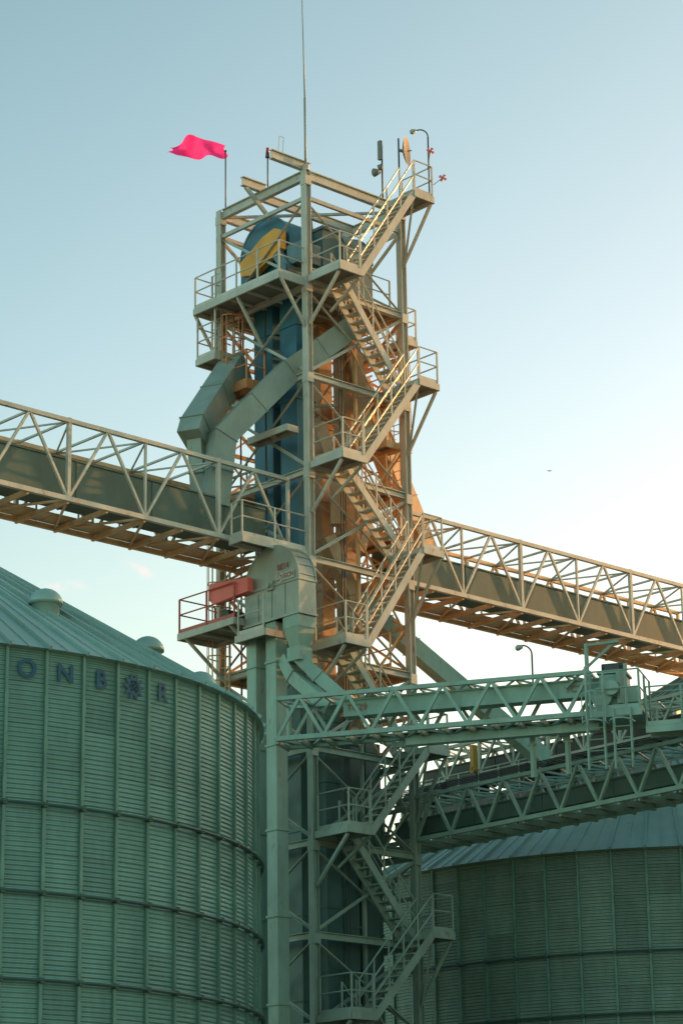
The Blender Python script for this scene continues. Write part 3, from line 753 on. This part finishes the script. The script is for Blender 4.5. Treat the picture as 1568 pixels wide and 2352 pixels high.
for i in range(nx + 1):
    u = i / nx
    for j in range(nz + 1):
        v = j / nz
        hgt = (0.36 + 0.34 * math.sin(math.pi * min(1, u * 1.05)) ** 0.7) * (1 - max(0, u - 0.85) * 2.6)
        zc_ = 0.12 + 0.22 * math.sin(u * 2.3) + 0.10 * u
        z = zc_ + (0.5 - v) * hgt + 0.03 * math.sin(u * 13 + v * 4) - 0.02 * math.sin(u * 7)
        y = 0.15 * math.sin(u * 9 + v * 2.5) * min(1, u * 3) + 0.06 * math.sin(u * 17 - v * 6) + 0.12 * math.sin(v * 3.1)
        x = u * 1.85 + 0.06 * math.sin(v * 5 + u * 3)
        vs.append(top + fd * x + fn * y + ZUP * z)
f.add(vs, [(i * (nz + 1) + j, (i + 1) * (nz + 1) + j, (i + 1) * (nz + 1) + j + 1, i * (nz + 1) + j + 1) for i in range(nx) for j in range(nz)])
simple('flag', 'bright pink flag blowing from a thin pole', 'flag', P, [('pole', m, M_DARK, True), ('cloth', f, M_FLAG, True)])
P = T(0.0, 1.75, 33.16)
m = MB(); m.cyl(P, P + ZUP * 1.1, 0.022, 8)
l = MB(); l.cyl(P + ZUP * 1.2, P + ZUP * 1.38, 0.06, 10, 0.045)
h = MB(); h.cyl(P + ZUP * 1.05, P + ZUP * 1.19, 0.075, 10, 0.06)
simple('obstruction_light', 'red obstruction light on thin pole', 'warning light', P, [('pole', m, M_DARK, True), ('lamp', l, M_REDLAMP, True), ('lamp_housing', h, M_DARK, False)])
def lamp(P, H, arm, ad, label):
    m = MB(); m.cyl(P, P + ZUP * (H - 0.25), 0.025, 8)
    pts = [P + ZUP * (H - 0.25) + ad * (0.25 * (1 - math.cos(a))) + ZUP * (0.25 * math.sin(a)) for a in [math.pi / 2 * i / 6 for i in range(7)]]
    for i in range(6): m.cyl(pts[i], pts[i + 1], 0.022, 8)
    q = pts[-1] + ad * arm - ZUP * 0.03; m.cyl(pts[-1], q, 0.022, 8)
    h = MB(); h.cyl(q, q + ad * 0.13 - ZUP * 0.04, 0.05, 10, 0.09); h.cyl(q + ad * 0.12 - ZUP * 0.04, q + ad * 0.16 - ZUP * 0.1, 0.09, 10, 0.04)
    simple('lamp_post', label, 'lamp', P, [('pole', m, M_DARK, True), ('lamp_head', h, M_GALV, True)])
lamp(T(3.97, -1.35, 32.9), 2.4, 0.12, V((-1, 0, 0)), 'gooseneck lamp on the top stair landing')
lamp(p3(6.95, 1.0, 15.9), 1.15, 0.0, V((-1, 0, 0)), 'dark gooseneck lamp on the low conveyor bridge')
P = T(4.0, 0.0, 33.2)
m = MB(); m.cyl(P - ZUP * 0.2, P + ZUP * 2.3, 0.028, 8)
d = MB()
c = P + V((0.27, 0, 1.85)); dn = V((0.97, -0.24, 0)); dt = dn.cross(ZUP)
ringv = []
for k in range(6):
    r = 0.48 * k / 5; off = -0.14 + 0.14 * (k / 5) ** 2
    ringv.append([c + dn * off + dt * (r * math.cos(a)) + ZUP * (r * math.sin(a)) for a in [2 * math.pi * i / 24 for i in range(24)]])
vs = [v for r in ringv for v in r]
d.add(vs, [(k * 24 + i, k * 24 + (i + 1) % 24, (k + 1) * 24 + (i + 1) % 24, (k + 1) * 24 + i) for k in range(5) for i in range(24)])
d.cyl(P + ZUP * 1.9, c - dn * 0.12, 0.05, 8); d.cyl(c, c + dn * 0.15, 0.02, 6)
simple('dish_antenna', 'dish antenna on thin mast at tower top', 'antenna', P, [('mast', m, M_DARK, True), ('dish', d, M_DISH, True)])
P = T(3.35, 0.1, 33.2)
m = MB(); m.cyl(P - ZUP * 0.2, P + ZUP * 1.9, 0.028, 8)
d = MB(); d.beam(P + V((-0.06, -0.08, 1.35)), P + V((-0.06, -0.08, 2.0)), 0.13, 0.09)
q = MB(); q.cyl(P + V((-0.26, -0.1, 0.9)), P + V((-0.08, 0, 0.98)), 0.14, 12, 0.07); q.cyl(P + V((-0.12, 0, 1.1)), P + V((0.0, 0, 1.15)), 0.1, 12)
simple('panel_antenna', 'small panel and drum antennas on a mast', 'antenna', P, [('mast', m, M_DARK, True), ('panel', d, M_DISH, False), ('drum', q, M_DISH, True)])
for P, rod in ((T(3.85, -1.42, 33.9), 0.6), (T(4.0, -1.5, 33.35), 0.45)):
    m = MB(); q = P + V((0.1, 0, rod)) if rod > .5 else P + V((0.3, 0, 0.25)); m.cyl(P, q, 0.01, 6)
    d = MB()
    for k in range(4):
        a = math.pi / 4 + k * math.pi / 2 + 0.3; r = V((math.cos(a), 0.15, math.sin(a)))
        tt = V((-math.sin(a), 0.1, math.cos(a)))
        d.prism([(0.0, -0.02), (0.12, -0.06), (0.13, 0.04), (0.0, 0.02)], q, r.normalized(), tt.normalized(), V((0, 1, 0)), 0.015)
    simple('wind_spinner', 'small red wind spinner on thin rod at top railing', 'wind spinner', P, [('rod', m, M_DARK, False), ('blades', d, M_CORAL, False)])
bp = V((7.65, 88, 30.9)); m = MB()
m.add([bp + V(x) * 0.25 for x in ((0, 0, 0), (-0.45, 0.05, 0.12), (-0.2, 0.1, 0.02), (0.45, 0.05, 0.1), (0.2, 0.1, 0.02), (0, -0.25, 0), (0, 0.25, 0), (0, 0, -0.07))], [(5, 1, 2, 0), (5, 0, 4, 3), (5, 7, 6, 2), (5, 4, 6, 7), (0, 2, 6, 4)])
be = thing('bird', 'small dark bird in flight', 'bird', bp); m.make('body', be, M_DARK)

gm, nt, bs = nodes_of('gravel_yard')
tc = nt.nodes.new('ShaderNodeTexCoord'); n = nt.nodes.new('ShaderNodeTexNoise'); n.inputs['Scale'].default_value = 0.6; n.inputs['Detail'].default_value = 12
cr = nt.nodes.new('ShaderNodeValToRGB'); cr.color_ramp.elements[0].color = (0.34, 0.27, 0.19, 1); cr.color_ramp.elements[1].color = (0.48, 0.39, 0.28, 1)
nt.links.new(tc.outputs['Object'], n.inputs['Vector']); nt.links.new(n.outputs['Fac'], cr.inputs['Fac']); nt.links.new(cr.outputs['Color'], bs.inputs['Base Color'])
bs.inputs['Roughness'].default_value = 0.9
me = bpy.data.meshes.new('ground'); me.from_pydata([(-3000, -3000, 0), (3000, -3000, 0), (3000, 3000, 0), (-3000, 3000, 0)], [], [(0, 1, 2, 3)]); me.materials.append(gm)
g = bpy.data.objects.new('ground', me); scene.collection.objects.link(g); g['kind'] = 'structure'; g['label'] = 'flat sandy gravel yard around the silos'; g['category'] = 'ground'

# ---------------------------------------------------------------- light
AZ, EL = math.radians(57), math.radians(6.5)
Sd = V((math.sin(AZ) * math.cos(EL), math.cos(AZ) * math.cos(EL), math.sin(EL)))
sl = bpy.data.lights.new('sun', 'SUN'); sl.energy = 5; sl.angle = math.radians(0.5); sl.color = (1.0, 0.46, 0.16)
so = bpy.data.objects.new('sun', sl); scene.collection.objects.link(so); so.rotation_euler = Sd.to_track_quat('Z', 'Y').to_euler(); so.location = (60, 60, 60)
w = bpy.data.worlds.new('World'); scene.world = w; w.use_nodes = True
nt = w.node_tree; bg = nt.nodes['Background']; L = nt.links; N = nt.nodes
sky = N.new('ShaderNodeTexSky'); sky.sky_type = 'NISHITA'; sky.sun_disc = False
sky.sun_elevation = math.radians(4.5); sky.sun_rotation = math.radians(57); sky.air_density = 1.0; sky.dust_density = 2.0; sky.ozone_density = 1.5
tc = N.new('ShaderNodeTexCoord'); sp = N.new('ShaderNodeSeparateXYZ'); L.new(tc.outputs['Generated'], sp.inputs[0])
dt = N.new('ShaderNodeVectorMath'); dt.operation = 'DOT_PRODUCT'; dt.inputs[1].default_value = (math.sin(math.radians(35)), math.cos(math.radians(35)), 0)
L.new(tc.outputs['Generated'], dt.inputs[0])
mr = N.new('ShaderNodeMapRange'); mr.inputs['From Min'].default_value = -1; mr.inputs['From Max'].default_value = 1
L.new(dt.outputs['Value'], mr.inputs['Value'])
r1 = N.new('ShaderNodeValToRGB'); L.new(mr.outputs[0], r1.inputs['Fac'])
def ramp(r, stops):
    els = r.color_ramp.elements
    while len(els) < len(stops): els.new(0.5)
    for e_, (p, c) in zip(els, stops): e_.position = p; e_.color = (*c, 1)
ramp(r1, [(0.0, (.80, .95, .83)), (0.5, (.72, .85, .74)), (0.82, (.72, .72, .62)), (0.90, (.86, .765, .665)), (0.95, (.94, .78, .69))])
r2 = N.new('ShaderNodeValToRGB'); L.new(sp.outputs['Z'], r2.inputs['Fac'])
ramp(r2, [(0.0, (1, .9, .8)), (0.22, (1.0, .95, .88)), (0.35, (.89, .89, .88)), (0.5, (.74, .79, .76)), (1.0, (.66, .74, .70))])
def vm(op, a, b):
    n = N.new('ShaderNodeVectorMath'); n.operation = op; L.new(a, n.inputs[0])
    if isinstance(b, float): n.inputs['Scale'].default_value = b
    else: L.new(b, n.inputs[1])
    return n.outputs[0]
out = vm('MULTIPLY', sky.outputs[0], r1.outputs[0]); out = vm('MULTIPLY', out, r2.outputs[0]); out = vm('SCALE', out, 6.0)
def mt(op, a, b=None):
    n = N.new('ShaderNodeMath'); n.operation = op
    for i, x in enumerate((a, b)):
        if x is None: continue
        if isinstance(x, (int, float)): n.inputs[i].default_value = x
        else: L.new(x, n.inputs[i])
    return n.outputs[0]
uu = mt('DIVIDE', sp.outputs['X'], sp.outputs['Y']); vv = mt('DIVIDE', sp.outputs['Z'], sp.outputs['Y'])
cn = N.new('ShaderNodeTexNoise'); cn.inputs['Scale'].default_value = 220; cn.inputs['Detail'].default_value = 6; L.new(tc.outputs['Generated'], cn.inputs['Vector'])
tot = None
for u0, v0, su, sv, sh, am in ((-0.0828, 0.2916, 0.0040, 0.0018, 0.55, 1.5), (-0.1158, 0.2846, 0.0060, 0.0018, 0.1, 0.8), (-0.1085, 0.2855, 0.003, 0.0012, 0.3, 0.7)):
    du = mt('SUBTRACT', uu, u0); dv = mt('ADD', mt('SUBTRACT', vv, v0), mt('MULTIPLY', du, sh))
    a = mt('DIVIDE', du, su); b = mt('DIVIDE', dv, sv)
    q = mt('ADD', mt('MULTIPLY', a, a), mt('MULTIPLY', b, b))
    g_ = mt('MULTIPLY', mt('EXPONENT', mt('MULTIPLY', q, -0.8)), am)
    tot = g_ if tot is None else mt('ADD', tot, g_)
tot = mt('MULTIPLY', tot, mt('GREATER_THAN', sp.outputs['Y'], 0.0))
tot = mt('MULTIPLY', tot, mt('MAXIMUM', mt('MULTIPLY', mt('SUBTRACT', cn.outputs['Fac'], 0.3), 3.2), 0.0))
cm = N.new('ShaderNodeMixRGB'); cm.blend_type = 'MIX'; L.new(mt('MINIMUM', tot, 0.9), cm.inputs['Fac']); L.new(out, cm.inputs['Color1']); cm.inputs['Color2'].default_value = (6.6, 6.2, 5.9, 1)
L.new(cm.outputs[0], bg.inputs['Color']); bg.inputs['Strength'].default_value = 0.15

# ---------------------------------------------------------------- camera
cam = bpy.data.cameras.new('Camera'); co = bpy.data.objects.new('Camera', cam); scene.collection.objects.link(co)
cam.sensor_fit = 'VERTICAL'; cam.sensor_height = 36; cam.sensor_width = 24; cam.lens = 5800 / 2352 * 36; cam.clip_end = 10000
p_ = math.radians(17.5); th = math.radians(0.9)
F = V((0, math.cos(p_), math.sin(p_))); R = V((1, 0, 0)); U = V((0, -math.sin(p_), math.cos(p_)))
r_ = R * math.cos(th) - U * math.sin(th); u_ = R * math.sin(th) + U * math.cos(th)
M = Matrix(((r_.x, u_.x, -F.x, 0), (r_.y, u_.y, -F.y, 0), (r_.z, u_.z, -F.z, CAMZ), (0, 0, 0, 1)))
co.matrix_world = M
scene.camera = co
scene.view_settings.view_transform = 'Standard'
for o in list(bpy.data.objects):
    if '_o' in o: del o['_o']
